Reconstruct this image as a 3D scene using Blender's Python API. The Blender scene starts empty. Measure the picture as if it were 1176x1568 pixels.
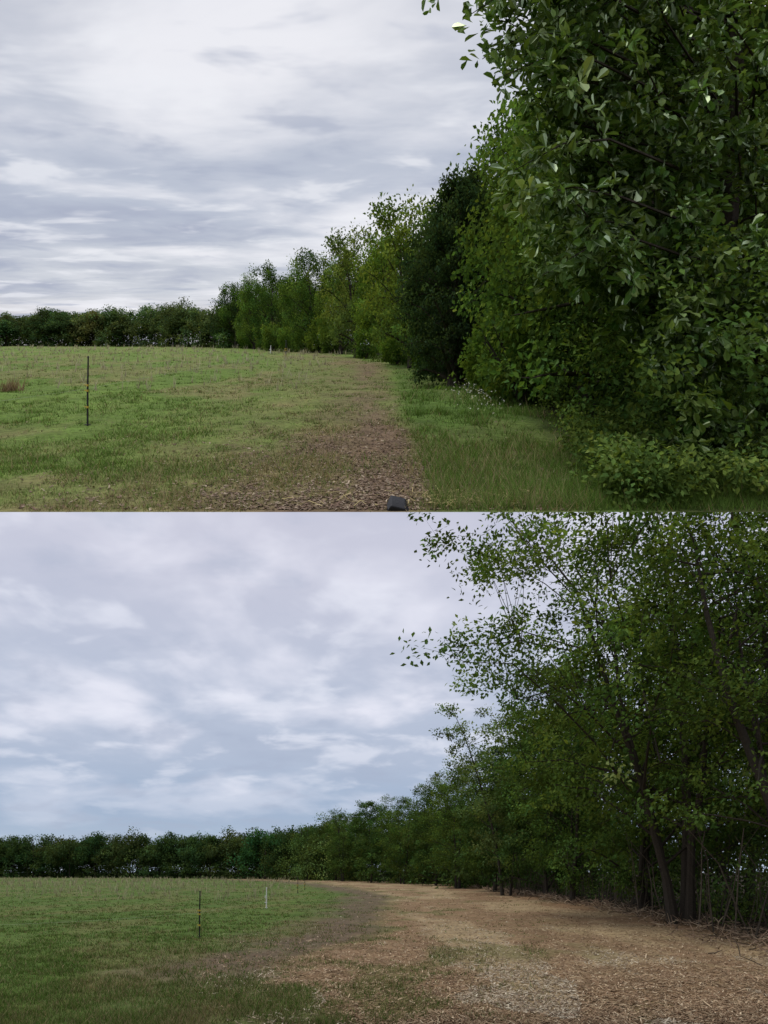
import bpy, math, bmesh
import numpy as np
from mathutils import Vector
rng = np.random.default_rng(11)
scene = bpy.context.scene
CAM_H = 6.4
KL, KU = 4.0, 0.2           # scale of lower meadow / upper hillside
SL = (1336-513)/960.0       # slope of the upper hillside
# ------------------------------------------------------------------ helpers
def s2l(r,g,b):
    o=[]
    for c in (r,g,b):
        c/=255.0
        o.append(c/12.92 if c<=0.04045 else ((c+0.055)/1.055)**2.4)
    return tuple(o)
def toL(P):
    P=np.asarray(P,float); return P*KL
def toU(P):
    P=np.asarray(P,float)
    return np.stack([P[:,0]*KU,P[:,1]*KU,CAM_H+KU*(-1.6+SL*P[:,1]+P[:,2])],1)
def h2(ix,iy,seed):
    v=np.sin(ix*127.1+iy*311.7+seed*74.7)*43758.5453
    return v-np.floor(v)
def vnoise(x,y,seed=0):
    x=np.asarray(x,float); y=np.asarray(y,float)
    xi=np.floor(x); yi=np.floor(y); fx=x-xi; fy=y-yi
    fx=fx*fx*(3-2*fx); fy=fy*fy*(3-2*fy)
    return (h2(xi,yi,seed)*(1-fx)+h2(xi+1,yi,seed)*fx)*(1-fy)+(h2(xi,yi+1,seed)*(1-fx)+h2(xi+1,yi+1,seed)*fx)*fy
def fbm(x,y,seed=0,o=4):
    t=0;a=.5;s=0
    for i in range(o):
        t=t+a*vnoise(x*2**i,y*2**i,seed+i*3); s+=a; a*=.55
    return t/s
def sstep(a,b,x):
    t=np.clip((x-a)/(b-a),0,1); return t*t*(3-2*t)
def nrm(v):
    return v/np.maximum(np.linalg.norm(v,axis=1,keepdims=True),1e-9)
class MB:
    def __init__(s): s.V=[];s.F=[];s.C=[];s.M=[];s.n=0
    def add(s,v,f,c,mat=0):
        v=np.asarray(v,float); f=np.asarray(f,np.int64)
        c=np.asarray(c,float)
        if c.ndim==1: c=np.tile(c,(len(v),1))
        s.V.append(v); s.F.append(f+s.n); s.C.append(c); s.M.append(np.full(len(f),mat)); s.n+=len(v)
    def mesh(s,name,mats,xf=None,smooth=False):
        V=np.concatenate(s.V); C=np.concatenate(s.C)
        if xf: V=xf(V)
        me=bpy.data.meshes.new(name)
        me.vertices.add(len(V)); me.vertices.foreach_set('co',V.astype(np.float32).ravel())
        lv=np.concatenate([f.ravel() for f in s.F]); lt=np.concatenate([np.full(len(f),f.shape[1]) for f in s.F])
        ls=np.concatenate([[0],np.cumsum(lt)[:-1]])
        me.loops.add(len(lv)); me.loops.foreach_set('vertex_index',lv.astype(np.int32))
        me.polygons.add(len(lt)); me.polygons.foreach_set('loop_start',ls.astype(np.int32))
        me.polygons.foreach_set('loop_total',lt.astype(np.int32))
        me.polygons.foreach_set('material_index',np.concatenate(s.M).astype(np.int32))
        me.polygons.foreach_set('use_smooth',np.full(len(lt),smooth))
        a=me.attributes.new('Col','FLOAT_COLOR','POINT')
        a.data.foreach_set('color',np.concatenate([np.clip(C,0,1),np.ones((len(C),1))],1).astype(np.float32).ravel())
        for m in mats: me.materials.append(m)
        me.update(calc_edges=True)
        return me
def obj(name,me,loc=(0,0,0),scale=1,rot=0,color=(1,1,1)):
    o=bpy.data.objects.new(name,me); scene.collection.objects.link(o)
    o.location=loc
    o.scale=(scale,)*3 if np.isscalar(scale) else scale
    o.rotation_euler=(0,0,rot); o.color=(*color,1)
    return o
def tube(mb,pts,rad,col,mat=0,sides=6):
    pts=np.asarray(pts,float); n=len(pts); rad=np.asarray(rad,float)
    T=np.gradient(pts,axis=0); T=nrm(T)
    ref=np.array([0.0,0,1]) if abs(T[0][2])<.9 else np.array([1.0,0,0])
    A=nrm(np.cross(T,ref)); B=np.cross(T,A)
    an=np.linspace(0,2*np.pi,sides,endpoint=False)
    V=pts[:,None]+rad[:,None,None]*(np.cos(an)[None,:,None]*A[:,None]+np.sin(an)[None,:,None]*B[:,None])
    i=np.arange(n-1)[:,None]*sides; j=np.arange(sides)[None]; j2=(j+1)%sides
    F=np.stack([i+j,i+j2,i+sides+j2,i+sides+j],2).reshape(-1,4)
    mb.add(V.reshape(-1,3),F,col,mat)
    mb.add(V[-1],np.arange(sides)[None],col,mat)
DIA=np.array([(0,0,0),(.45,.30,.07),(1,0,-.06),(.45,-.30,.07)])
OAK=np.array([(0,0,0),(.3,.09,.04),(.62,.23,.10),(.88,.18,.04),(1,0,-.10),(.88,-.18,.04),(.62,-.23,.10),(.3,-.09,.04)])
def leaves(mb,P,out,size,col,mat=1,oak=False,droop=.25,r=rng):
    n=len(P)
    a=nrm(r.normal(size=(n,3))*.75+out*.7+np.array([0,0,-droop]))
    up=nrm(r.normal(size=(n,3))*.5+np.array([0,0,1.])+out*.5)
    b=nrm(np.cross(a,up)); c=np.cross(b,a)
    T=OAK if oak else DIA; k=len(T)
    sz=(size*r.uniform(.65,1.3,n))[:,None,None]
    V=P[:,None]+sz*(T[None,:,0:1]*a[:,None]+T[None,:,1:2]*b[:,None]+T[None,:,2:3]*c[:,None])
    base=np.arange(n)[:,None]*k
    C=np.repeat(col,k,axis=0)
    if oak:
        F=np.concatenate([base+np.array([[0,1,2,3,4]]),base+np.array([[0,4,5,6,7]])])
    else: F=base+np.arange(4)[None]
    mb.add(V.reshape(-1,3),F,C,mat)
def clumpleaves(mb,cen,lpc,sig,size,col,center=None,oak=False,flat=.75,r=rng,mat=1,cvar=.3,droop=.25,cap=(.26,.33,.12)):
    cen=np.asarray(cen,float); n=len(cen)
    cb=np.exp(r.normal(0,cvar,n))
    hue=r.uniform(-1,1,n)
    idx=np.repeat(np.arange(n),lpc); m=len(idx)
    d=nrm(r.normal(size=(m,3)))*(r.random(m)**.45*1.65)[:,None]*np.array([1,1,flat])
    P=cen[idx]+d*(sig*r.uniform(.6,1.35,n))[idx][:,None]
    P[:,2]=np.maximum(P[:,2],.02)
    if center is None: out=nrm(d)
    else: out=nrm(nrm(P-center)+.9*nrm(d))
    b=(cb[idx]*r.uniform(.75,1.28,m)*(1+.16*d[:,2]/flat))[:,None]  # lit top and shaded underside of each clump painted into the leaf colour
    c=np.array(col)[None]*b*np.stack([1+.2*hue[idx],1+.04*hue[idx],1-.1*hue[idx]],1)
    yl=r.random(m)<.03
    c[yl]*=np.array([1.6,1.4,1.0])
    c=np.minimum(c,np.array(cap))
    leaves(mb,P,out,size,c,mat,oak,droop,r)
BARK=(.050,.042,.034)
def tree(name,seed,H,R,base=.15,nl=26,tw=6,lpc=45,ls=.13,sig=.4,col=(.06,.11,.03),stems=1,tr=.16,lean=(0,0),prof='round',oak=False,cvar=.3,spread=.5,mats=None,lobes=0,lc=13):
    r=np.random.default_rng(seed); mb=MB(); cens=[]
    for s in range(stems):
        an=r.uniform(0,6.28) if stems==1 else s*6.28/stems+.5; sp=.0 if stems==1 else spread
        bx,by=(0,0) if stems==1 else (.3*math.cos(an),.3*math.sin(an))
        t=np.linspace(0,1,9); Hs=H*.9*(1 if s==0 else r.uniform(.75,.95))
        wob=np.cumsum(r.normal(0,.016*H,(9,2)),axis=0)*t[:,None]
        px=bx+wob[:,0]+(lean[0]+sp*math.cos(an)*H*.18)*t**1.3
        py=by+wob[:,1]+(lean[1]+sp*math.sin(an)*H*.18)*t**1.3
        TP=np.stack([px,py,t*Hs-.1],1)
        rr=tr*(1-t*.85)*(1 if s==0 else .75); rr[0]*=1.35
        tube(mb,TP,rr,BARK,0,8)
        N=nl//stems
        for i in range(N):
            u=(i+r.uniform(.1,.9))/N; tt=base+(1-base)*u*.98
            st=np.array([np.interp(tt,t,TP[:,k]) for k in range(3)])
            if prof=='round': er=math.sqrt(max(.08,1-((u-.42)/.62)**2))
            elif prof=='cone': er=max(.1,1.05-u)
            else: er=math.sqrt(max(.1,1-(max(0,u-.25)/.8)**2))
            az=i*2.4+r.uniform(-.5,.5); ln=R*er*r.uniform(.6,1.08)
            st=st-np.array([0,0,ln*.25*r.uniform(0,1)]) if st[2]>ln*.3 else st
            en=st+np.array([math.cos(az)*ln,math.sin(az)*ln,ln*r.uniform(.05,.6)*(1 if prof!='cone' else .3)])
            q=np.linspace(0,1,5)[:,None]
            L=st+(en-st)*q+np.array([0,0,1])*ln*.12*np.sin(q*math.pi)+r.normal(0,.03*ln,(5,3))*q
            rb=np.interp(tt,t,rr)*.45
            tube(mb,L,np.linspace(rb,rb*.2,5),BARK,0,5)
            for k in range(tw):
                f=r.uniform(.3,1); p0=np.array([np.interp(f,q[:,0],L[:,c]) for c in range(3)])
                dv=r.normal(size=3); dv[2]=abs(dv[2])*.5; dv/=np.linalg.norm(dv)
                p1=p0+dv*ln*r.uniform(.12,.38)
                if r.random()<.8: tube(mb,[p0,(p0+p1)/2+r.normal(0,.03,3),p1],[rb*.25,rb*.18,rb*.08],BARK,0,3)
                cens.append(p1)
            cens.append(L[-1])
    ctr=np.array([lean[0]*.6,lean[1]*.6,H*(base+(1-base)*.5)]); ax=np.array([R,R,H*(1-base)*.5])
    if lobes:
        for k in range(lobes):
            z=1-2*(k+.5)/lobes; a=k*2.4+r.uniform(-.4,.4); q=math.sqrt(1-z*z)
            dv=np.array([q*math.cos(a),q*math.sin(a),z])
            lcn=ctr+dv*ax*r.uniform(.5,.78); lr=R*r.uniform(.28,.42)
            dd=nrm(r.normal(size=(lc,3))+dv*.7+np.array([0,0,.4]))
            cs=lcn+dd*lr*r.uniform(.75,1.05,(lc,1))
            cens.extend(list(cs))
            for c in cs[::3]: tube(mb,[ctr*np.array([1,1,.9])+(lcn-ctr)*.3,lcn-np.array([0,0,lr*.3]),c],[tr*.16,tr*.1,tr*.03],BARK,0,3)
    cens=np.array(cens); cens[:,2]=np.maximum(cens[:,2],.2)
    clumpleaves(mb,cens,lpc,sig,ls,col,ctr-np.array([0,0,H*.15]),oak,r=r,cvar=cvar)
    return mb.mesh(name,mats)
# ------------------------------------------------------------------ materials
def newmat(name):
    m=bpy.data.materials.new(name); m.use_nodes=True
    nt=m.node_tree; nt.nodes.clear(); out=nt.nodes.new('ShaderNodeOutputMaterial')
    return m,nt,out
def leafmat(name,gloss=0.0,rough=.45,trans=.3):
    m,nt,out=newmat(name); N=nt.nodes; L=nt.links
    at=N.new('ShaderNodeAttribute'); at.attribute_name='Col'
    oi=N.new('ShaderNodeObjectInfo')
    mx=N.new('ShaderNodeMix'); mx.data_type='RGBA'; mx.blend_type='MULTIPLY'; mx.inputs[0].default_value=1
    L.new(at.outputs['Color'],mx.inputs[6]); L.new(oi.outputs['Color'],mx.inputs[7])
    p=N.new('ShaderNodeBsdfDiffuse'); L.new(mx.outputs[2],p.inputs['Color'])
    last=p.outputs[0]
    if trans>0:
        t=N.new('ShaderNodeBsdfTranslucent')
        m2=N.new('ShaderNodeMix'); m2.data_type='RGBA'; m2.blend_type='MULTIPLY'; m2.inputs[0].default_value=1
        m2.inputs[7].default_value=(1.6,1.5,.75,1); L.new(mx.outputs[2],m2.inputs[6]); L.new(m2.outputs[2],t.inputs['Color'])
        ms=N.new('ShaderNodeMixShader'); ms.inputs[0].default_value=trans
        L.new(p.outputs[0],ms.inputs[1]); L.new(t.outputs[0],ms.inputs[2])
        last=ms.outputs[0]
    if gloss>0:
        g=N.new('ShaderNodeBsdfGlossy'); g.inputs['Roughness'].default_value=rough; g.inputs['Color'].default_value=(.85,1,.7,1)
        fr=N.new('ShaderNodeFresnel'); fr.inputs['IOR'].default_value=1.3
        mu=N.new('ShaderNodeMath'); mu.operation='MULTIPLY'; mu.inputs[1].default_value=gloss; L.new(fr.outputs[0],mu.inputs[0])
        mg=N.new('ShaderNodeMixShader'); L.new(mu.outputs[0],mg.inputs[0]); L.new(last,mg.inputs[1]); L.new(g.outputs[0],mg.inputs[2]); last=mg.outputs[0]
    L.new(last,out.inputs[0])
    return m
def colmat(name,scale,rough=.9,var=.5,bump=.3):
    m,nt,out=newmat(name); N=nt.nodes; L=nt.links
    at=N.new('ShaderNodeAttribute'); at.attribute_name='Col'
    g=N.new('ShaderNodeNewGeometry')
    n1=N.new('ShaderNodeTexNoise'); n1.inputs['Scale'].default_value=9*scale; n1.inputs['Detail'].default_value=6; n1.inputs['Roughness'].default_value=.75
    n2=N.new('ShaderNodeTexNoise'); n2.inputs['Scale'].default_value=1.3*scale; n2.inputs['Detail'].default_value=4
    L.new(g.outputs['Position'],n1.inputs['Vector']); L.new(g.outputs['Position'],n2.inputs['Vector'])
    def rng_(n,a,b):
        r=N.new('ShaderNodeMapRange'); r.inputs[1].default_value=.3; r.inputs[2].default_value=.7
        r.inputs[3].default_value=a; r.inputs[4].default_value=b; L.new(n.outputs['Fac'],r.inputs[0]); return r
    a=rng_(n1,1-var,1+var); b=rng_(n2,1-var*.4,1+var*.4)
    mu=N.new('ShaderNodeMath'); mu.operation='MULTIPLY'; L.new(a.outputs[0],mu.inputs[0]); L.new(b.outputs[0],mu.inputs[1])
    vm=N.new('ShaderNodeVectorMath'); vm.operation='SCALE'; L.new(at.outputs['Color'],vm.inputs[0]); L.new(mu.outputs[0],vm.inputs['Scale'])
    p=N.new('ShaderNodeBsdfPrincipled'); p.inputs['Roughness'].default_value=rough; p.inputs['Specular IOR Level'].default_value=.1
    L.new(vm.outputs[0],p.inputs['Base Color'])
    if bump>0:
        bp=N.new('ShaderNodeBump'); bp.inputs['Strength'].default_value=bump; bp.inputs['Distance'].default_value=.06/scale
        L.new(n1.outputs['Fac'],bp.inputs['Height']); L.new(bp.outputs[0],p.inputs['Normal'])
    L.new(p.outputs[0],out.inputs[0]); return m
M_leaf=leafmat('leaf_foliage'); M_leafg=leafmat('glossy_leaf_foliage',.45,.5,.32)
M_grass=leafmat('grass_blade',0,.7,.2)
M_bark=colmat('bark',4,.9,.5,.6)
M_gU=colmat('meadow_soil_and_grass_hillside',5.0,.95,.5,.5)
M_gL=colmat('meadow_soil_and_grass_lowland',1/KL,.95,.45,.5)
M_chip=leafmat('wood_chip',0,.8,.0)
M_paint=colmat('post_plastic',6,.5,.1,.05)
LM=[M_bark,M_leaf]; LG=[M_bark,M_leafg]
# ------------------------------------------------------------------ UPPER hillside ground
def UedgeR(y): return np.interp(y,[5,7,9,17.6,25,35,48,60,72,85],[1.9,2.2,2.5,2.5,1.9,1.0,-.3,-5,-12,-24])
def UcolorMask(x,y):
    n=fbm(x*.9,y*.5,1)-.5; n2=fbm(x*3,y*1.7,5)-.5
    l=np.interp(y,[5,6,8,12,20,35,60,80],[-1.5,-1.35,-.9,-1.2,-1.9,-3.6,-9.,-16])
    r=np.interp(y,[5,6,10,20,35,60,80],[.40,.38,.42,.35,.1,-6.,-14])
    w=.5+y*.03
    pa=sstep(-w*2,w*1.4,x-l+n*2.6)*sstep(-w*.4,w*.4,r-x+n*.5)
    # grass has grown back over much of the track, least so near the viewer and along its right rut
    rut=np.exp(-((x-r+.45+.02*y)/(.34+.012*y))**2)
    hold=np.clip(1-sstep(7.5,14,y)*.62+rut*.42,0,1)
    pat=sstep(.38,.60,fbm(x*1.1+3,y*.45,17))
    pa=pa*hold*(.38+.62*pat)
    dry=sstep(.46,.64,fbm(x*.4+4,y*.22,9))*.6+.45*sstep(l-4.5,l,x)*sstep(r+.2,r-.4,x)*(1-sstep(40,60,y))+.35*(1-sstep(7,11,y))*sstep(.35,.6,fbm(x*.8,y*.8,19))
    return np.clip(pa+n2*.5*(pa>.05),0,1),np.clip(dry+n2*.5,0,1)
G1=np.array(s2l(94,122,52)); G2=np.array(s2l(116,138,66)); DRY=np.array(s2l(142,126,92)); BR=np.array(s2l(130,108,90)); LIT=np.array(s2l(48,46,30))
def Ucol(x,y):
    pa,dry=UcolorMask(x,y)
    g=fbm(x*.5,y*.22,12)[...,None]
    c=G1*(1-g)+G2*g
    c=c*(1-dry[...,None]*.75)+DRY*dry[...,None]*.75
    far=sstep(25,70,y)[...,None]; c=c*(1-far*.35)+np.array(s2l(134,152,80))*far*.35
    c=c*(1-pa[...,None]*.9)+BR*pa[...,None]*.9
    rg=(sstep(.3,.7,x)*(1-sstep(30,50,y)))[...,None]; c=c*(1-rg*.6)+np.array(s2l(84,112,50))*rg*.6
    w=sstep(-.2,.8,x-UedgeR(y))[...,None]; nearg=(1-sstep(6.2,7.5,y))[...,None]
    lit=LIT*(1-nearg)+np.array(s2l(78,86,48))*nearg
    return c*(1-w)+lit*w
def Uh(x,y):
    f=sstep(5.7,8,y)
    return f*((fbm(x*1.3,y*1.3,3)-.5)*.12+(fbm(x*.2,y*.2,8)-.5)*.3*sstep(8,20,y)*(1-sstep(60,80,y)))
rows=np.linspace(784,529.5,260); ys=1536/(rows-513); ys[0]=5.667
ys=np.concatenate([ys,[100]])
t=np.linspace(-1,1,361)
Y,T=np.meshgrid(ys,t,indexing='ij'); X=T*(.85*Y+5)
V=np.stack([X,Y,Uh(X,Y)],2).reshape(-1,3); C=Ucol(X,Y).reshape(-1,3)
def gridF(a,b):
    i=np.arange(a-1)[:,None]*b; j=np.arange(b-1)[None]
    return np.stack([i+j,i+j+1,i+b+j+1,i+b+j],2).reshape(-1,4)
mb=MB(); mb.add(V,gridF(len(ys),len(t)),C)
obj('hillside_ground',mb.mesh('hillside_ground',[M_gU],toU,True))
# ------------------------------------------------------------------ LOWER ground
def LedgeR(y): return np.interp(y,[0,7,13,19,28,45,70,90,110,130,170],[6.8,7.2,8,9,10,10,10.3,8,3,-6,-26])
def Lxl(y): return np.interp(y,[0,6.6,9.3,14,24,45,64,85,110,140],[-.2,-.5,-1.4,-.6,.3,.2,-3,-8,-16,-34])
def Lmask(x,y):
    n=fbm(x*.8,y*.6,21)-.5; n2=fbm(x*4,y*3,25)-.5
    xl=Lxl(y); w=.4+.014*y
    tan=sstep(-w,w,x-xl+n*2.3)
    soil=sstep(-3.6-.02*y,-1.0,x-xl+n*3.0)*(1-tan)*sstep(7,11,y)
    return np.clip(tan+n2*.5*(tan>.03),0,1),np.clip(soil+n2*.5*(soil>.03),0,1)
LG1=np.array(s2l(74,98,42)); LG2=np.array(s2l(94,112,54)); TAN=np.array(s2l(168,146,114)); TAN2=np.array(s2l(136,108,84)); SOIL=np.array(s2l(108,90,78))
def Lcol(x,y):
    tan,soil=Lmask(x,y)
    g=fbm(x*.35,y*.15,32)[...,None]; c=LG1*(1-g)+LG2*g
    d=sstep(.45,.65,fbm(x*.5+9,y*.3,35))[...,None]; c=c*(1-d*.5)+np.array(s2l(112,108,68))*d*.5
    nr=(sstep(-5,-1.5,x)*(1-sstep(10,22,y)))[...,None]; c=c*(1-nr*.4)+np.array(s2l(102,98,68))*nr*.4
    c=c*(1-soil[...,None]*.85)+SOIL*soil[...,None]*.85
    k=np.clip(sstep(.38,.60,fbm(x*.5,y*.25,40))*.8+.4*sstep(5,9,x)*sstep(10,16,y),0,1)[...,None]
    tc=TAN*(1-k)+TAN2*k
    gp=(sstep(.54,.68,fbm(x*.7+20,y*.4,47))*.6*(1-sstep(3,7,x-Lxl(y))))[...,None]; tc=tc*(1-gp)+np.array(s2l(100,102,62))*gp
    c=c*(1-tan[...,None]*.95)+tc*tan[...,None]*.95
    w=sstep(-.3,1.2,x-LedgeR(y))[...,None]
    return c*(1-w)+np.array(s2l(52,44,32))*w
def Lh(x,y):
    return (fbm(x*1.1,y*1.1,43)-.5)*.10*sstep(3,6,y)*(1-sstep(60,120,y))+sstep(0,2,x-LedgeR(y))*.12
rows=np.linspace(1575,1341,240); ys=np.concatenate([[-80,-30,-8,0,3,5],1536/(rows-1336),[400,600,1200,4000]])
t=np.concatenate([[-12,-6,-3,-1.6],np.linspace(-1.1,1.1,331),[1.6,3,6,12]])
Y,T=np.meshgrid(ys,t,indexing='ij'); X=T*(.68*np.maximum(Y,0)+4)
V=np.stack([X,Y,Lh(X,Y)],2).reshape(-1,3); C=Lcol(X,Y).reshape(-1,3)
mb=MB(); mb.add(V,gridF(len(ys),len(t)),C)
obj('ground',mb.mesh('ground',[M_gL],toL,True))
# ------------------------------------------------------------------ grass / chips
def blades(mb,x,y,z,h,w,col,r,lean=.5):
    n=len(x); P=np.stack([x,y,z-.005],1); an=r.uniform(0,6.28,n)
    b=np.stack([np.cos(an),np.sin(an)*.4,0*an],1)*(w/2)[:,None]
    tip=P+np.stack([r.normal(0,lean,n)*h,r.normal(0,lean,n)*h,h],1)
    V=np.stack([P-b,P+b,tip],1).reshape(-1,3)
    c=np.stack([col*.7,col*.7,col*1.25],1).reshape(-1,3)
    mb.add(V,np.arange(n*3).reshape(-1,3),c)
def flats(mb,x,y,z,ln,wd,col,r,tilt=.25):
    n=len(x); P=np.stack([x,y,z+.012],1); an=r.uniform(0,6.28,n); tl=r.normal(0,tilt,n)
    a=np.stack([np.cos(an),np.sin(an),tl],1)*(ln/2)[:,None]; b=np.stack([-np.sin(an),np.cos(an),r.normal(0,tilt,n)],1)*(wd/2)[:,None]
    V=np.stack([P-a-b,P+a-b,P+a+b,P-a+b],1); V[...,2]=np.maximum(V[...,2],z[:,None]+.003)
    mb.add(V.reshape(-1,3),np.arange(n*4).reshape(-1,4),np.repeat(col,4,axis=0))
# U grass
r=np.random.default_rng(3)
nT=27000; row=516+ (784-516)*r.random(nT)**.85; row=np.clip(row,531,784); cy=1536/(row-513)
cx=(r.uniform(-620,620,nT))/960*cy
pa,dry=UcolorMask(cx,cy); patch=fbm(cx*1.2,cy*.8,55)
keep=(r.random(nT)<(1-pa*.8))&((cx<UedgeR(cy)+.9)|(cy<6.6))&(r.random(nT)<sstep(.32,.55,patch)+.12)
cx,cy,dry,patch=cx[keep],cy[keep],dry[keep],patch[keep]
nb=7; ix=np.repeat(np.arange(len(cx)),nb)
m=len(ix); bx=cx[ix]+r.normal(0,.035+.0012*cy[ix],m); by=cy[ix]+r.normal(0,.05,m); ok=by>5.675; bx,by,ix=bx[ok],by[ok],ix[ok]; m=len(ix)
big=(r.random(len(cx))<.06)[ix]
hh=r.uniform(.02,.075,m)*(.4+1.3*patch[ix])*(1+.9*(bx>.45)*(by<25))*(1+1.1*big); ww=np.maximum(.005,.0010*by)
isd=r.random(m)<(.10+.55*dry[ix])*np.where((bx>.45)&(by<25),.5,1)
tt=np.exp(r.normal(0,.22,len(cx)))[ix][:,None]
col=np.where(isd[:,None],np.array([.28,.225,.13]),np.array([.108,.185,.040]))*r.uniform(.65,1.4,(m,1))*tt
mb=MB(); blades(mb,bx,by,Uh(bx,by),hh,ww,col,r)
n=700; yy=r.uniform(18,84,n); xx=-r.uniform(0.02,.64,n)*yy-2
for k in range(5):
    blades(mb,xx+r.normal(0,.06,n),yy,Uh(xx,yy),r.uniform(.1,.55,n),.005+.0011*yy,np.array([.50,.46,.32])*r.uniform(.6,1.2,(n,1)),r,.25)
n=160; xx=-10.7+r.normal(0,.12,n); yy=18+r.normal(0,.1,n)
blades(mb,xx,yy,Uh(xx,yy),r.uniform(.2,.45,n),np.full(n,.03),np.array([.30,.22,.13])*r.uniform(.6,1.2,(n,1)),r,.3)
obj('hillside_grass',mb.mesh('hillside_grass',[M_grass],toU))
# U wood chips & litter
n=42000; row=520+264*r.random(n)**.7; row=np.clip(row,534,784); y=1536/(row-513); x=r.uniform(-560,330,n)/960*y
pa,dry=UcolorMask(x,y); k=(r.random(n)<pa*.95+.03+.12*dry)&(y>5.72)&(x<UedgeR(y)+.3); x,y=x[k],y[k]; n=len(x)
pal=np.array([[.20,.145,.11],[.30,.225,.17],[.10,.07,.05],[.48,.39,.29],[.23,.155,.12]])
c=pal[r.choice(5,n,p=[.3,.28,.2,.10,.12])]*r.uniform(.7,1.3,(n,1))
mb=MB(); flats(mb,x,y,Uh(x,y),np.maximum(r.uniform(.015,.055,n),.0018*y),np.maximum(r.uniform(.008,.022,n),.0009*y),c,r)
n=260; x=np.concatenate([r.normal(.6,.2,120),r.normal(1.3,.35,90),r.normal(-.2,.8,50)]); y=r.uniform(5.8,6.4,n)
flats(mb,x,y,Uh(x,y)+.02,r.uniform(.05,.16,n),r.uniform(.005,.012,n),np.array([.6,.5,.24])*r.uniform(.5,1.1,(n,1)),r,.15)
obj('hillside_mulch_path',mb.mesh('hillside_mulch_path',[M_chip],toU))
# L grass
nT=30000; row=1339+(1575-1339)*r.random(nT)**.85; cy=1536/(np.maximum(row,1344)-1336); cx=r.uniform(-620,250,nT)/960*cy
tan,soil=Lmask(cx,cy); patch=fbm(cx*1.2,cy*.8,65)
gpt=sstep(.54,.68,fbm(cx*.7+20,cy*.4,47))*.5
keep=(r.random(nT)<np.maximum(1-tan*.97-soil*.7,gpt*(cx<Lxl(cy)+5)))&(r.random(nT)<.25+sstep(.3,.5,patch)); cx,cy,patch=cx[keep],cy[keep],patch[keep]
ix=np.repeat(np.arange(len(cx)),7); m=len(ix); bx=cx[ix]+r.normal(0,.035+.0012*cy[ix],m); by=cy[ix]+r.normal(0,.05,m)
hh=r.uniform(.02,.085,m)*(.5+1.1*patch[ix]); ww=np.maximum(.005,.001*by)
isd=r.random(m)<.18+.22*sstep(-6,-1,bx)+.25*sstep(.5,.65,fbm(bx*.5+9,by*.3,35))
tt=np.exp(r.normal(0,.22,len(cx)))[ix][:,None]
col=np.where(isd[:,None],np.array([.24,.195,.115]),np.array([.080,.135,.032]))*r.uniform(.6,1.4,(m,1))*tt
mb=MB(); blades(mb,bx,by,Lh(bx,by),hh,ww,col,r)
n=800; yy=r.uniform(35,165,n); xx=-r.uniform(.15,.64,n)*yy
for k in range(4): blades(mb,xx+r.normal(0,.1,n),yy,0*xx,r.uniform(.15,.85,n),.0012*yy,np.array([.40,.37,.25])*r.uniform(.6,1.2,(n,1)),r,.2)
obj('meadow_grass',mb.mesh('meadow_grass',[M_grass],toL))
# L chips
n=95000; row=1341+(1580-1341)*r.random(n)**.75; y=1536/(row-1336); x=r.uniform(-300,620,n)/960*y
tan,soil=Lmask(x,y); k=(r.random(n)<np.clip(tan*1.1+soil*.22+.02,0,1)*(.4+.95*fbm(x*1.5,y,77))*(1-.6*sstep(.54,.68,fbm(x*.7+20,y*.4,47))*(x<Lxl(y)+5)))&(x<LedgeR(y)+1.2); x,y=x[k],y[k]; n=len(x)
pal=np.array([[.45,.375,.27],[.34,.265,.19],[.24,.17,.12],[.60,.53,.41],[.15,.11,.08]])
red=(fbm(x*.5,y*.25,40)>.5)|((x>5)&(y>12))
ci=np.where(red,r.choice(5,n,p=[.15,.33,.30,.07,.15]),r.choice(5,n,p=[.31,.28,.14,.17,.10]))
c=pal[ci]*r.uniform(.75,1.22,(n,1)); c[red]*=np.array([1.03,.94,.84])
mb=MB(); flats(mb,x,y,Lh(x,y),np.maximum(r.uniform(.02,.10,n)*r.choice([.6,1,1.6],n,p=[.4,.5,.1]),.002*y),np.maximum(r.uniform(.005,.017,n),.0009*y),c,r)
obj('wood_chip_path',mb.mesh('wood_chip_path',[M_chip],toL))
# L edge debris
n=2800; y=6+ (80-6)*r.random(n)**2; x=LedgeR(y)+r.normal(.2,.6,n)
mb=MB()
P=np.stack([x,y,Lh(x,y)+r.uniform(.01,.18,n)],1)
for i in range(n):
    a=r.normal(size=3); a[2]=abs(a[2])*.5; a/=np.linalg.norm(a); l=r.uniform(.12,.6); w=max(r.uniform(.005,.016),.0005*P[i,1])
    cc=[(.28,.2,.14),(.2,.14,.10),(.42,.33,.23),(.09,.07,.05)][r.integers(4)]
    tube(mb,[P[i]-a*l*.3,P[i]+a*l*.2+r.normal(0,.02,3),P[i]+a*l*.7],[w,w,w*.5],cc,0,3)
obj('brush_debris',mb.mesh('brush_debris',[M_chip],toL))
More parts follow.
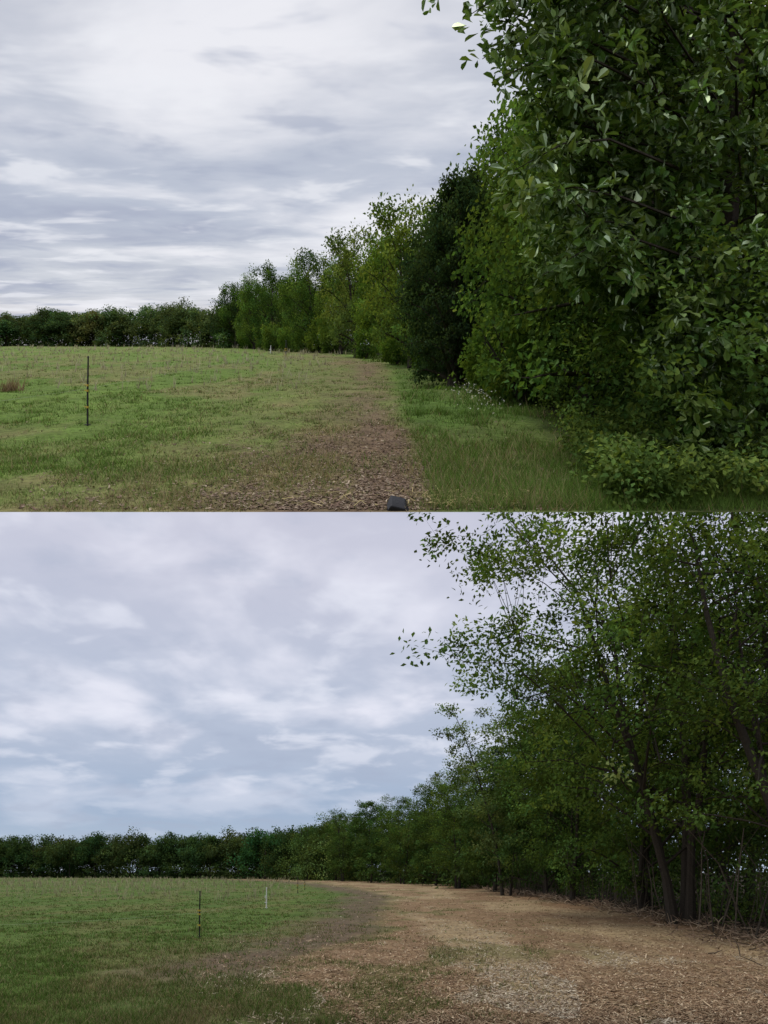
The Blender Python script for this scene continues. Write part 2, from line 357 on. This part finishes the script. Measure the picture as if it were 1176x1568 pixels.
# ------------------------------------------------------------------ trees: library meshes
T_a=tree('tree_a',101,7.5,2.2,.03,24,5,46,.125,.27,(.098,.160,.044),mats=LM,prof='broad',lobes=14,cvar=.36)
T_b=tree('tree_b',102,7.5,2.4,.03,24,5,46,.125,.29,(.085,.144,.040),mats=LM,prof='round',cvar=.4,lobes=14)
T_c=tree('tree_c',103,7.5,2.2,.10,24,5,36,.14,.26,(.145,.205,.075),mats=LM,prof='round',lobes=11,lc=11)
T_ced=tree('cedar',104,6.8,1.5,.03,60,6,54,.10,.19,(.042,.072,.034),mats=LM,prof='broad',cvar=.25,lobes=9)
def putU(me,name,x,y,s=1,rot=None,col=(1,1,1)):
    rot=rng.uniform(0,6.28) if rot is None else rot
    return obj(name,me,tuple(toU(np.array([[x,y,0]]))[0]),(KU*s*rng.uniform(.93,1.07),KU*s*rng.uniform(.93,1.07),KU*s),rot,col)
def putL(me,name,x,y,s=1,rot=None,col=(1,1,1)):
    rot=rng.uniform(0,6.28) if rot is None else rot
    return obj(name,me,(x*KL,y*KL,0),(KL*s*rng.uniform(.93,1.07),KL*s*rng.uniform(.93,1.07),KL*s),rot,col)
for (me,nm,x,y,s,c) in [
 (T_b,'hackberry_tree',4.5,10.8,1.0,(1,1,.95)),(T_a,'hackberry_tree',4.4,13.8,.96,(1.05,1.08,1)),(T_a,'hackberry_tree',4.3,17.0,1.06,(1.1,1.1,1)),
 (T_b,'hackberry_tree',4.6,20.5,1.02,(.85,.9,.85)),(T_ced,'cedar_tree',2.1,19.2,.96,(1,1,1)),(T_ced,'cedar_tree',2.2,22.8,1.0,(.9,1,1)),
 (T_c,'ash_tree',1.3,30,1.0,(1.1,1.15,.8)),(T_a,'hackberry_tree',3.4,27,1.12,(1,1,1)),(T_a,'hackberry_tree',.3,37,1.0,(1.2,1.2,.9)),
 (T_c,'ash_tree',-1.9,43,1.1,(1.1,1.1,.95)),(T_b,'hackberry_tree',.9,45,1.05,(1,1,1)),(T_a,'hackberry_tree',-3.6,52,.98,(1.1,1.1,1)),
 (T_b,'hackberry_tree',-6.4,56,1.12,(1,1.05,1)),(T_a,'hackberry_tree',-8.6,62,.98,(.95,1,1)),(T_b,'hackberry_tree',-11.5,65,1.14,(.85,.95,1)),
 (T_a,'hackberry_tree',-14.5,70,1.05,(1.05,1.1,1)),(T_b,'hackberry_tree',-18,76,1.05,(.85,.95,1)),
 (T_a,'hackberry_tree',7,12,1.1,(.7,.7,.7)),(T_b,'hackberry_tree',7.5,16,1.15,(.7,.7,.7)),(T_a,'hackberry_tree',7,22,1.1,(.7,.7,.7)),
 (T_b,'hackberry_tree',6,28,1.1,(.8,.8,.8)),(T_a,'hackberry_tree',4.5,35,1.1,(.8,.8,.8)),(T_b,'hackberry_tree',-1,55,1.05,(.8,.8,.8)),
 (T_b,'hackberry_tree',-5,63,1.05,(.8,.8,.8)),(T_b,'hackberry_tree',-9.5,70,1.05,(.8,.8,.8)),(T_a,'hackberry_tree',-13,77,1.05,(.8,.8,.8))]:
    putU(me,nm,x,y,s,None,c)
r=np.random.default_rng(8)
mb=MB(); cen=nrm(r.normal(size=(90,3)))*np.array([1.3,1.1,1.25])*r.uniform(.5,1,(90,1))+np.array([0,0,1.2]); cen[:,2]=np.maximum(cen[:,2],.15)
clumpleaves(mb,cen,40,.20,.14,(.13,.205,.05),np.array([0,0,.8]),r=r)
for k in range(9):
    a=r.uniform(0,6.28); tube(mb,[(0,0,0),(math.cos(a)*.4,math.sin(a)*.4,.9),(math.cos(a)*.9,math.sin(a)*.9,1.7)],[.03,.02,.008],BARK,0,4)
SH=mb.mesh('shrub',LM)
for x,y,s,c in [(-5.7,55,1.15,(1.15,1.1,1)),(-4.4,53,.9,(1,1,1)),(-9.2,60,.9,(.9,1,1)),(-1.2,42,.8,(.9,1,.9)),(.7,33,.8,(.8,.9,.8)),(-7.5,58,.8,(1,1,1)),(1.9,26,.85,(.6,.7,.6)),(3.1,14.2,.95,(.9,.9,.9)),(3.0,16.5,.8,(.8,.85,.8)),(-11.2,63,1,(1,1,1)),(-13,68,1,(1,1,1)),(-16,73,1,(.9,1,1))]:
    putU(SH,'shrub',x,y,s,None,c)
mb=MB(); n=560; y=6.0+26*r.random(n)**1.4; z=r.uniform(.08,2.6,n)**1.0; x=UedgeR(y)+.5+r.exponential(.7,n)+.25*np.abs(z-1.0)
clumpleaves(mb,np.stack([x,y,z],1),46,.22,.085,(.088,.148,.036),None,r=r,cvar=.4)
n=380; y=5.82+3.5*r.random(n)**1.6; x=UedgeR(y)+.05+r.exponential(1.2,n); z=r.uniform(.03,.5,n)
clumpleaves(mb,np.stack([x,y,z],1),40,.14,.065,(.115,.18,.045),None,r=r)
obj('hillside_understory_brush',mb.mesh('hillside_understory_brush',LM,toU))
# wildflowers
mb=MB(); n=110; y=r.uniform(12,18,n); x=2.15+r.normal(0,.24,n)+.02*(y-12); z=r.uniform(.1,.45,n)
c=np.tile([.7,.7,.68],(n,1))
for k in range(2): leaves(mb,np.stack([x,y,z],1),nrm(r.normal(size=(n,3))),.045,c,0,r=r)
blades(mb,x,y,0*x,z,np.full(n,.012),np.tile([.06,.12,.03],(n,1)),r,.03)
obj('white_wildflowers',mb.mesh('white_wildflowers',[M_leaf],toU))
# nearest oak of the upper view : drooping leafy sprays around a limb skeleton
def near_oak():
    r=np.random.default_rng(21); mb=MB()
    TP=np.array([[5.0,8.9,0],[4.95,8.9,1.5],[4.8,8.8,3.2],[4.9,8.7,5.2],[4.7,8.7,7]])
    tube(mb,TP,[.24,.2,.16,.11,.05],BARK,0,8)
    ros=[]
    n=400; z=r.uniform(.3,6.7,n)
    # irregular lobed outline of the crown
    ed=np.interp(z,[0,.6,1,2,2.7,3.1,3.6,4.2,4.8,5.4,6.7],[2.6,2.9,2.9,2.35,1.65,1.35,1.75,1.5,1.35,1.05,1.0])
    x=ed+r.exponential(1.35,n); y=r.uniform(6.3,8.6,n); x+=(y-6.3)*.18
    for i in range(n):
        if x[i]>6.0: continue
        tip=np.array([x[i],y[i],z[i]])
        hub=np.array([np.interp(z[i],TP[:,2],TP[:,0]),8.8,z[i]-.2]); d=hub-tip; d/=np.linalg.norm(d)
        ln=r.uniform(.45,1.0); sd=nrm(r.normal(size=(1,3)))[0]*.35
        b0=tip+(d+sd)*ln; q=np.linspace(0,1,6)[:,None]
        L=b0+(tip-b0)*q+np.array([0,0,.13])*np.sin(q*3.14)
        tube(mb,L,np.linspace(.012,.003,6),BARK,0,4)
        k=r.integers(5,9)
        for f in np.linspace(.1,1,k):
            p=b0+(tip-b0)*f+np.array([0,0,.13])*math.sin(f*3.14)+r.normal(0,.07,3); ros.append(p)
        if r.random()<.12:
            zz=max(.5,b0[2]-.4); s=np.array([np.interp(zz,TP[:,2],TP[:,0]),8.8,zz])
            tube(mb,[s,(s+b0)/2+r.normal(0,.1,3),b0],[.03,.018,.010],BARK,0,5)
    ros=np.array(ros)
    sp=[]
    for (x0,z0,x1,z1,yy) in [(2.0,5.65,.40,5.12,6.5),(2.0,5.85,.75,5.45,6.5),(1.9,5.35,.85,4.85,6.4),(2.0,4.9,1.05,4.55,6.7),(2.2,4.5,1.15,4.25,6.5),(2.3,3.6,1.3,3.25,6.3),(2.4,3.0,1.35,2.95,6.25),(2.6,2.6,1.6,2.2,6.4)]:
        P=np.array([[x0+.9,yy+.5,z0-.2],[x0,yy+.1,z0],[(x0+x1)/2,yy,(z0+z1)/2+.1],[x1,yy,z1]])
        tube(mb,P,[.02,.014,.009,.004],BARK,0,5)
        for f in np.linspace(.1,1,11): sp.append([x0+(x1-x0)*f,yy,z0+(z1-z0)*f+.08*math.sin(f*3.1)])
    sp=np.array(sp)+r.normal(0,.06,(len(sp),3))
    cap=(.19,.27,.07)
    h=len(ros)//2; pr=r.permutation(len(ros))
    clumpleaves(mb,ros[pr[:h]],9,.075,.165,(.098,.172,.036),np.array([4.5,9.5,2.6]),oak=True,r=r,cvar=.45,droop=.45,cap=cap)
    clumpleaves(mb,ros[pr[h:]],13,.085,.12,(.088,.158,.034),np.array([4.5,9.5,2.6]),oak=True,r=r,cvar=.42,droop=.3,cap=cap)
    clumpleaves(mb,sp,9,.07,.135,(.095,.165,.04),np.array([3.5,7.5,4]),oak=True,r=r,cvar=.25,droop=.25,cap=cap)
    ng=np.array([[1.42,6.2,3.02],[1.5,6.2,2.95],[2.0,6.2,4.1],[2.1,6.2,3.85],[1.6,6.2,3.05]])
    clumpleaves(mb,ng,7,.06,.18,(.20,.28,.11),np.array([3.5,7.5,3]),oak=True,r=r,cvar=.1)
    return mb.mesh('oak_tree',LG,toU)
obj('oak_tree',near_oak())
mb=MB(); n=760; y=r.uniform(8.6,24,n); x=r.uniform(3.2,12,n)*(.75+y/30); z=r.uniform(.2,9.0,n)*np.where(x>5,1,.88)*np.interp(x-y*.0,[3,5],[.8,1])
clumpleaves(mb,np.stack([x,y,z],1),34,.5,.24,(.046,.082,.022),None,r=r,cvar=.35)  # backing leaves coloured darker to paint in the shade inside the wood
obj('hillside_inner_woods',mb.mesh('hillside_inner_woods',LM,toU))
# distant treelines
def treeline(name,pts,hts,step,depth,ls,col,xf,seed,lpc=46,rows_=3,lows=26,lowz=.5):
    r=np.random.default_rng(seed); mb=MB(); pts=np.array(pts,float)
    d=np.concatenate([[0],np.cumsum(np.linalg.norm(np.diff(pts,axis=0),axis=1))])
    for row_ in range(rows_):
        s=0
        while s<d[-1]:
            tx=np.interp(s+.5,d,pts[:,0])-np.interp(s-.5,d,pts[:,0]); ty=np.interp(s+.5,d,pts[:,1])-np.interp(s-.5,d,pts[:,1]); tl=math.hypot(tx,ty)+1e-6
            nx,ny=-ty/tl,tx/tl
            if ny<0: nx,ny=-nx,-ny
            off=depth*row_*.5+r.normal(0,depth*.12)
            x=np.interp(s,d,pts[:,0])+nx*off+r.normal(0,step*.3); y=np.interp(s,d,pts[:,1])+ny*off
            H=np.interp(s,d,hts)*(r.uniform(.68,1.0) if r.random()<.6 else r.uniform(.95,1.16)); R=H*r.uniform(.28,.55)
            cs=[]
            nl=10
            for k in range(nl):
                dv=nrm(r.normal(size=(1,3)))[0]; dv[2]=abs(dv[2])*1.4-.5
                lcn=np.array([x,y,H*.5])+dv*np.array([R,R,H*.42])*r.uniform(.45,.75)
                cs.append(lcn+nrm(r.normal(size=(6,3))+np.array([0,-.2,.5]))*min(R,H*.38)*.28)
            c=np.concatenate(cs)
            n2=lows; c2=np.stack([x+r.uniform(-1.3*R,1.3*R,n2),y-r.uniform(-R*.3,R*.8,n2),r.uniform(.01,lowz,n2)*H],1)
            tube(mb,[(x,y,-.2),(x+r.normal(0,.1),y,H*.4),(x,y,H*.8)],[.014*H,.010*H,.005*H],BARK,0,5)
            cc=np.array(col)*math.exp(r.normal(0,.22))*np.array([1+r.normal(0,.14),1,1])
            clumpleaves(mb,np.concatenate([c,c2]),lpc,H*.068,ls,cc,np.array([x,y,H*.3]),r=r,cvar=.25)
            s+=step*r.uniform(.5,1.5)
    return obj(name,mb.mesh(name,LM,xf))
treeline('distant_treeline',[(-76,93),(-55,90),(-38,88),(-27,85),(-20,79),(-13,73)],[5.9,5.5,6.2,6.9,7.7,7.6],2.4,4,.25,(.088,.135,.052),toU,31,36,rows_=4,lowz=.65)
treeline('distant_treeline',[(-165,205),(-122,200),(-80,185),(-55,175),(-32,160),(-18,140)],[13,14.,14,14,14.5,14],5.6,8,.55,(.052,.085,.031),toL,32,38,rows_=4,lowz=.65)
treeline('distant_treeline',[(-18,140),(-8,124),(2,108),(7.5,92),(11.5,76),(12.5,60)],[14.5,14.5,14,13,13,13],4.2,6,.36,(.062,.102,.031),toL,33,42)
# ------------------------------------------------------------------ LOWER trees
LC=(.092,.150,.036)
N1=tree('tree_n1',201,15.5,6.1,.18,46,8,54,.15,.37,LC,stems=4,tr=.19,lean=(-2.3,0),mats=LM,prof='round',cvar=.45,spread=.75,lobes=26,lc=14)
N2=tree('tree_n2',202,12.5,3.8,.22,34,7,46,.12,.28,LC,stems=3,tr=.12,lean=(-.4,0),mats=LM,prof='round',cvar=.42,spread=.8,lobes=12,lc=12)
N3=tree('tree_n3',203,14.5,4.0,.06,34,6,46,.17,.38,(.082,.138,.034),stems=2,tr=.14,mats=LM,prof='round',cvar=.38,lobes=16)
N4=tree('tree_n4',204,14.0,3.7,.03,30,6,48,.21,.40,(.074,.124,.033),stems=1,tr=.14,mats=LM,prof='broad',cvar=.35,lobes=16)
N5=tree('tree_n5',205,14.5,3.6,.2,30,6,34,.19,.34,(.118,.170,.064),stems=2,tr=.11,mats=LM,prof='round',cvar=.3,lobes=10,lc=10)
putL(N1,'oak_tree',9.3,19.6,1,0); putL(N2,'elm_tree',9.2,13.6,.95,.3,(.85,.85,.85)); putL(N2,'elm_tree',11.6,16.5,1.15,2.2,(.8,.85,.8)); putL(N2,'elm_tree',12.6,22,1.2,4.2,(.75,.8,.8))
for me,nm,x,y,s,c in [(N3,'oak_tree',10.8,26,1.0,(1,1,1)),(N3,'oak_tree',10.2,34,.98,(.95,1,1)),(N5,'ash_tree',8.6,44,1.0,(1.05,1.05,1)),(N4,'elm_tree',10.6,41,.98,(.8,.85,.9)),
  (N4,'elm_tree',9.2,52,.95,(.9,.95,1)),(N3,'oak_tree',7.4,63,.97,(1.1,1.05,1)),(N4,'elm_tree',6.3,76,.98,(.85,.9,.9)),(N3,'oak_tree',2.6,88,.96,(1.,1.0,.95)),
  (N4,'elm_tree',-2.0,99,1.0,(.8,.9,.9)),(N3,'oak_tree',-7.5,113,.97,(.9,.95,.95)),
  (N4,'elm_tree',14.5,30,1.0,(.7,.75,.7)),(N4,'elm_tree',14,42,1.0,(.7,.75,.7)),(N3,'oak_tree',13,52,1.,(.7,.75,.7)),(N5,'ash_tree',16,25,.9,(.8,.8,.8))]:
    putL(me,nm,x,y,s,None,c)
r=np.random.default_rng(77)
mb=MB(); n=860; y=12+78*r.random(n)**1.5; x=LedgeR(y)+1.1+r.exponential(1.7,n); z=.1+r.uniform(0,1,n)**1.2*np.interp(y,[12,18,30,60],[1.4,3.0,4.4,4.8])
clumpleaves(mb,np.stack([x,y,z],1),46,.36,.13,(.066,.108,.032),None,r=r,cvar=.42)
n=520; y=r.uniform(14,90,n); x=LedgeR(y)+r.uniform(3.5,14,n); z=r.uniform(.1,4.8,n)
clumpleaves(mb,np.stack([x,y,z],1),44,.7,.28,(.036,.058,.020),None,r=r)  # deeper clumps: interior shade of the wood put into their dark leaf colour
n=420; y=13+80*r.random(n)**1.3; x=LedgeR(y)+r.uniform(.2,3.5,n)
for i in range(n):
    h=r.uniform(.5,1)**2*5; lx=r.normal(0,.22)*h; w=max(r.uniform(.006,.03),.0004*y[i]); k=r.uniform(.6,1.4)
    tube(mb,[(x[i],y[i],0),(x[i]+lx*.25,y[i],h*.35),(x[i]+lx*.4+r.normal(0,.08),y[i],h*.65),(x[i]+lx,y[i]+r.normal(0,.2),h)],[w,w*.8,w*.6,w*.3],(.095*k,.078*k,.06*k),0,4)
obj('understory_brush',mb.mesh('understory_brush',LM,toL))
# leaning trunk at the right edge of the wood
mb=MB()
tube(mb,[(9.0,13.0,-.1),(8.75,13.2,1.6),(8.2,13.5,3.4),(7.6,13.8,5.4),(7.2,14,7.4),(7.0,14.2,9.2)],[.15,.12,.10,.08,.055,.02],BARK,0,8)
cen=[]
r=np.random.default_rng(5)
for k in range(26):
    f=r.uniform(.45,1); p=np.array([9.0-2.0*f**1.1,13+1.2*f,9.2*f]); q=p+nrm(r.normal(size=(1,3)))[0]*r.uniform(.6,1.8)+np.array([.2,0,.4])
    tube(mb,[p,(p+q)/2+np.array([0,0,.15]),q],[.03,.02,.008],BARK,0,4); cen+= [q,(p+q)/2+r.normal(0,.3,3)]
clumpleaves(mb,cen,36,.26,.12,LC,np.array([8,13.5,5]),r=r,cvar=.4)
obj('leaning_elm_tree',mb.mesh('leaning_elm_tree',LM,toL))
# ------------------------------------------------------------------ fences
BK=(.02,.02,.02); YE=(.50,.36,.05); WH=(.7,.7,.68)
def post(name,x,y,h,xf,white=False,rad=.013):
    mb=MB(); c=WH if white else BK
    tube(mb,[(x,y,-.1),(x,y,h*.5),(x+.01,y,h)],[rad,rad,rad*.8],c,0,8)
    tube(mb,[(x+.01,y,h),(x+.01,y,h+.03)],[rad*1.3,rad*.9],c,0,8)
    tube(mb,[(x-.05,y,.03),(x+.05,y,.03)],[rad*.6,rad*.6],c,0,5)
    for f in (.28,.52,.60):
        cc=YE if not white else WH
        tube(mb,[(x,y,h*f-.018),(x,y,h*f+.018)],[rad*1.3,rad*1.3],cc,0,8)
        tube(mb,[(x-rad*1.3,y-.01,h*f),(x-rad*3.2,y-.02,h*f+.01)],[rad*.7,rad*.5],cc,0,5)
    return obj(name,mb.mesh(name,[M_paint],xf))
for (x,y,h,w) in [(-5.2,11.0,1.2,False),(-6.1,39,1.25,False),(-9.4,52,.7,True)]: post('fence_post',x,y,h,toU,w,.016 if y<20 else .03)
for x,y,h,w in [(-4.5,15.3,1.12,False),(-5.25,28,.9,True),(-6.6,48,1.1,False),(-7.2,57,1.0,False)]: post('fence_post',x,y,h,toL,w,.017 if y<20 else .026)
def wire(name,A,xf):
    mb=MB()
    for (a,b) in zip(A[:-1],A[1:]):
        a=np.array(a);b=np.array(b); q=np.linspace(0,1,9)[:,None]; P=a+(b-a)*q; P[:,2]-=.06*np.sin(q[:,0]*math.pi)
        w=.0013+0*P[:,1]; tube(mb,P,w,(.42,.43,.34),0,4)
    obj(name,mb.mesh(name,[M_paint],xf))
wire('fence_wire',[(-8.3,7.2,.45),(-5.2,11,.66),(-6.1,39,.7),(-9.4,52,.5)],toU)
wire('fence_wire',[(-9.6,12.5,.5),(-4.5,15.3,.62),(-5.25,28,.5),(-6.6,48,.6),(-7.2,57,.6)],toL)
# dark hood tip at the foot of the upper view
me=bpy.data.meshes.new('tractor_hood_tip'); bm=bmesh.new(); bmesh.ops.create_cube(bm,size=1)
for v in bm.verts:
    v.co.x*=.22*(.6 if v.co.z>0 else 1)
    top=v.co.z>0; back=v.co.y>0
    v.co.y*=.3
    v.co.z=(.085 if back else .05) if top else 0.0
    if top and v.co.x>0: v.co.z-=.025
bmesh.ops.bevel(bm,geom=bm.edges[:],offset=.012,segments=3,affect='EDGES',profile=.6)
bm.to_mesh(me); bm.free()
a=me.attributes.new('Col','FLOAT_COLOR','POINT')
for d in a.data: d.color=(.03,.03,.035,1)
me.materials.append(M_paint)
for p in me.polygons: p.use_smooth=True
ho=obj('tractor_hood_tip',me,tuple(toU(np.array([[.13,5.82,-0.01]]))[0]),KU); ho.rotation_euler=(math.atan(SL),0,0)
# ------------------------------------------------------------------ world
w=bpy.data.worlds.new('World'); scene.world=w; w.use_nodes=True
nt=w.node_tree; N=nt.nodes; L=nt.links; N.clear()
out=N.new('ShaderNodeOutputWorld'); bg=N.new('ShaderNodeBackground'); L.new(bg.outputs[0],out.inputs[0])
sky=N.new('ShaderNodeTexSky'); sky.sky_type='NISHITA'; sky.sun_disc=False; SE,SR=math.radians(66),math.radians(235)
sky.sun_elevation=SE; sky.sun_rotation=SR
tc=N.new('ShaderNodeTexCoord'); sx=N.new('ShaderNodeSeparateXYZ'); L.new(tc.outputs['Generated'],sx.inputs[0])
def mt(op,a,b=None,c=None):
    n=N.new('ShaderNodeMath'); n.operation=op
    for i,v in enumerate((a,b,c)):
        if v is None: continue
        if isinstance(v,(int,float)): n.inputs[i].default_value=v
        else: L.new(v,n.inputs[i])
    return n.outputs[0]
X,Yo,Z=sx.outputs
def cloud(wv,sx_,sy_,scale,det,rough,off):
    a=mt('MULTIPLY',mt('DIVIDE',X,wv),sx_); b=mt('MULTIPLY',mt('DIVIDE',Yo,wv),sy_)
    cb=N.new('ShaderNodeCombineXYZ'); L.new(a,cb.inputs[0]); L.new(b,cb.inputs[1]); cb.inputs[2].default_value=off
    n=N.new('ShaderNodeTexNoise'); n.inputs['Scale'].default_value=scale; n.inputs['Detail'].default_value=det; n.inputs['Roughness'].default_value=rough
    n.inputs['Distortion'].default_value=.25
    L.new(cb.outputs[0],n.inputs['Vector']); return n.outputs['Fac']
def ramp(f,st):
    c=N.new('ShaderNodeValToRGB'); e=c.color_ramp.elements
    while len(e)<len(st): e.new(.5)
    for i,(p,col) in enumerate(st): e[i].position=p; e[i].color=(*s2l(*col),1)
    c.color_ramp.interpolation='EASE'; L.new(f,c.inputs[0]); return c.outputs[0]
def mr(f,a,b,c,d,ss=True):
    n=N.new('ShaderNodeMapRange'); n.interpolation_type='SMOOTHSTEP' if ss else 'LINEAR'
    for i,v in enumerate((a,b,c,d)): n.inputs[i+1].default_value=v
    L.new(f,n.inputs[0]); return n.outputs[0]
def mix(f,a,b):
    n=N.new('ShaderNodeMix'); n.data_type='RGBA'
    if isinstance(f,(int,float)): n.inputs[0].default_value=f
    else: L.new(f,n.inputs[0])
    for i,v in ((6,a),(7,b)):
        if isinstance(v,tuple): n.inputs[i].default_value=(*v,1)
        else: L.new(v,n.inputs[i])
    return n.outputs[2]
wl=mt('ADD',mt('MAXIMUM',Z,0.0),.24)
nl_=cloud(wl,1.0,1.0,1.7,5,.5,6.1)
nl2=cloud(wl,.9,1.1,5.0,4,.5,7.7)
zz=mt('MAXIMUM',Z,0.0); hi=mr(zz,.06,.22,.3,1)
low=ramp(zz,[(0,(174,190,208)),(.10,(158,175,200)),(.2,(178,188,208)),(.5,(198,199,215))])
low=mix(mt('MULTIPLY',mr(nl_,.48,.68,0,.85),hi),low,s2l(234,234,245)); low=mix(mr(nl_,.48,.28,0,.5),low,s2l(160,171,194))
low=mix(mt('MULTIPLY',mr(nl2,.52,.72,0,.6),hi),low,s2l(230,232,243)); low=mix(mr(nl2,.48,.28,0,.45),low,s2l(163,173,195))
wr=mt('MAXIMUM',mt('SUBTRACT',Z,mt('MULTIPLY',Yo,.86)),0.0); wh=mt('ADD',wr,.10)
nh=cloud(wh,.75,1.0,1.0,6,.5,1.3); nh2=cloud(wh,.7,1.1,2.8,4,.55,5.0)
high=ramp(wr,[(0,(217,211,211)),(.05,(202,206,214)),(.14,(184,191,206)),(.34,(199,202,212))])
high=mix(mr(nh,.47,.66,0,.9),high,s2l(236,236,241)); high=mix(mr(nh,.5,.32,0,.8),high,s2l(160,167,188))
high=mix(mr(nh2,.5,.68,0,.65),high,s2l(236,237,242)); high=mix(mr(nh2,.48,.3,0,.6),high,s2l(163,171,191))
sel=mr(mt('SUBTRACT',Z,mt('MULTIPLY',Yo,.70)),-.02,.02,0,1)
cl=mix(sel,low,high)
vs=N.new('ShaderNodeVectorMath'); vs.operation='SCALE'; L.new(cl,vs.inputs[0]); vs.inputs['Scale'].default_value=10.0
fin=mix(.95,sky.outputs[0],vs.outputs[0])
L.new(fin,bg.inputs['Color']); bg.inputs['Strength'].default_value=.108
# sun
sd=bpy.data.lights.new('sun','SUN'); sd.energy=1.5; sd.angle=math.radians(20); sd.color=(1,.95,.86)
so=bpy.data.objects.new('sun',sd); scene.collection.objects.link(so)
d=np.array([math.cos(SE)*math.sin(SR),math.cos(SE)*math.cos(SR),math.sin(SE)])
so.rotation_euler=Vector(d).to_track_quat('Z','Y').to_euler(); so.location=(0,0,60)
# camera
cd=bpy.data.cameras.new('camera'); co=bpy.data.objects.new('camera',cd); scene.collection.objects.link(co)
co.location=(0,0,CAM_H); co.rotation_euler=(math.radians(90),0,0)
cd.sensor_fit='VERTICAL'; cd.sensor_height=36; cd.sensor_width=27; cd.lens=960/1568*36
cd.shift_y=(1336-784)/1568; cd.clip_start=.05; cd.clip_end=30000
scene.camera=co
scene.view_settings.view_transform='Standard'; scene.view_settings.look='None'; scene.view_settings.exposure=0
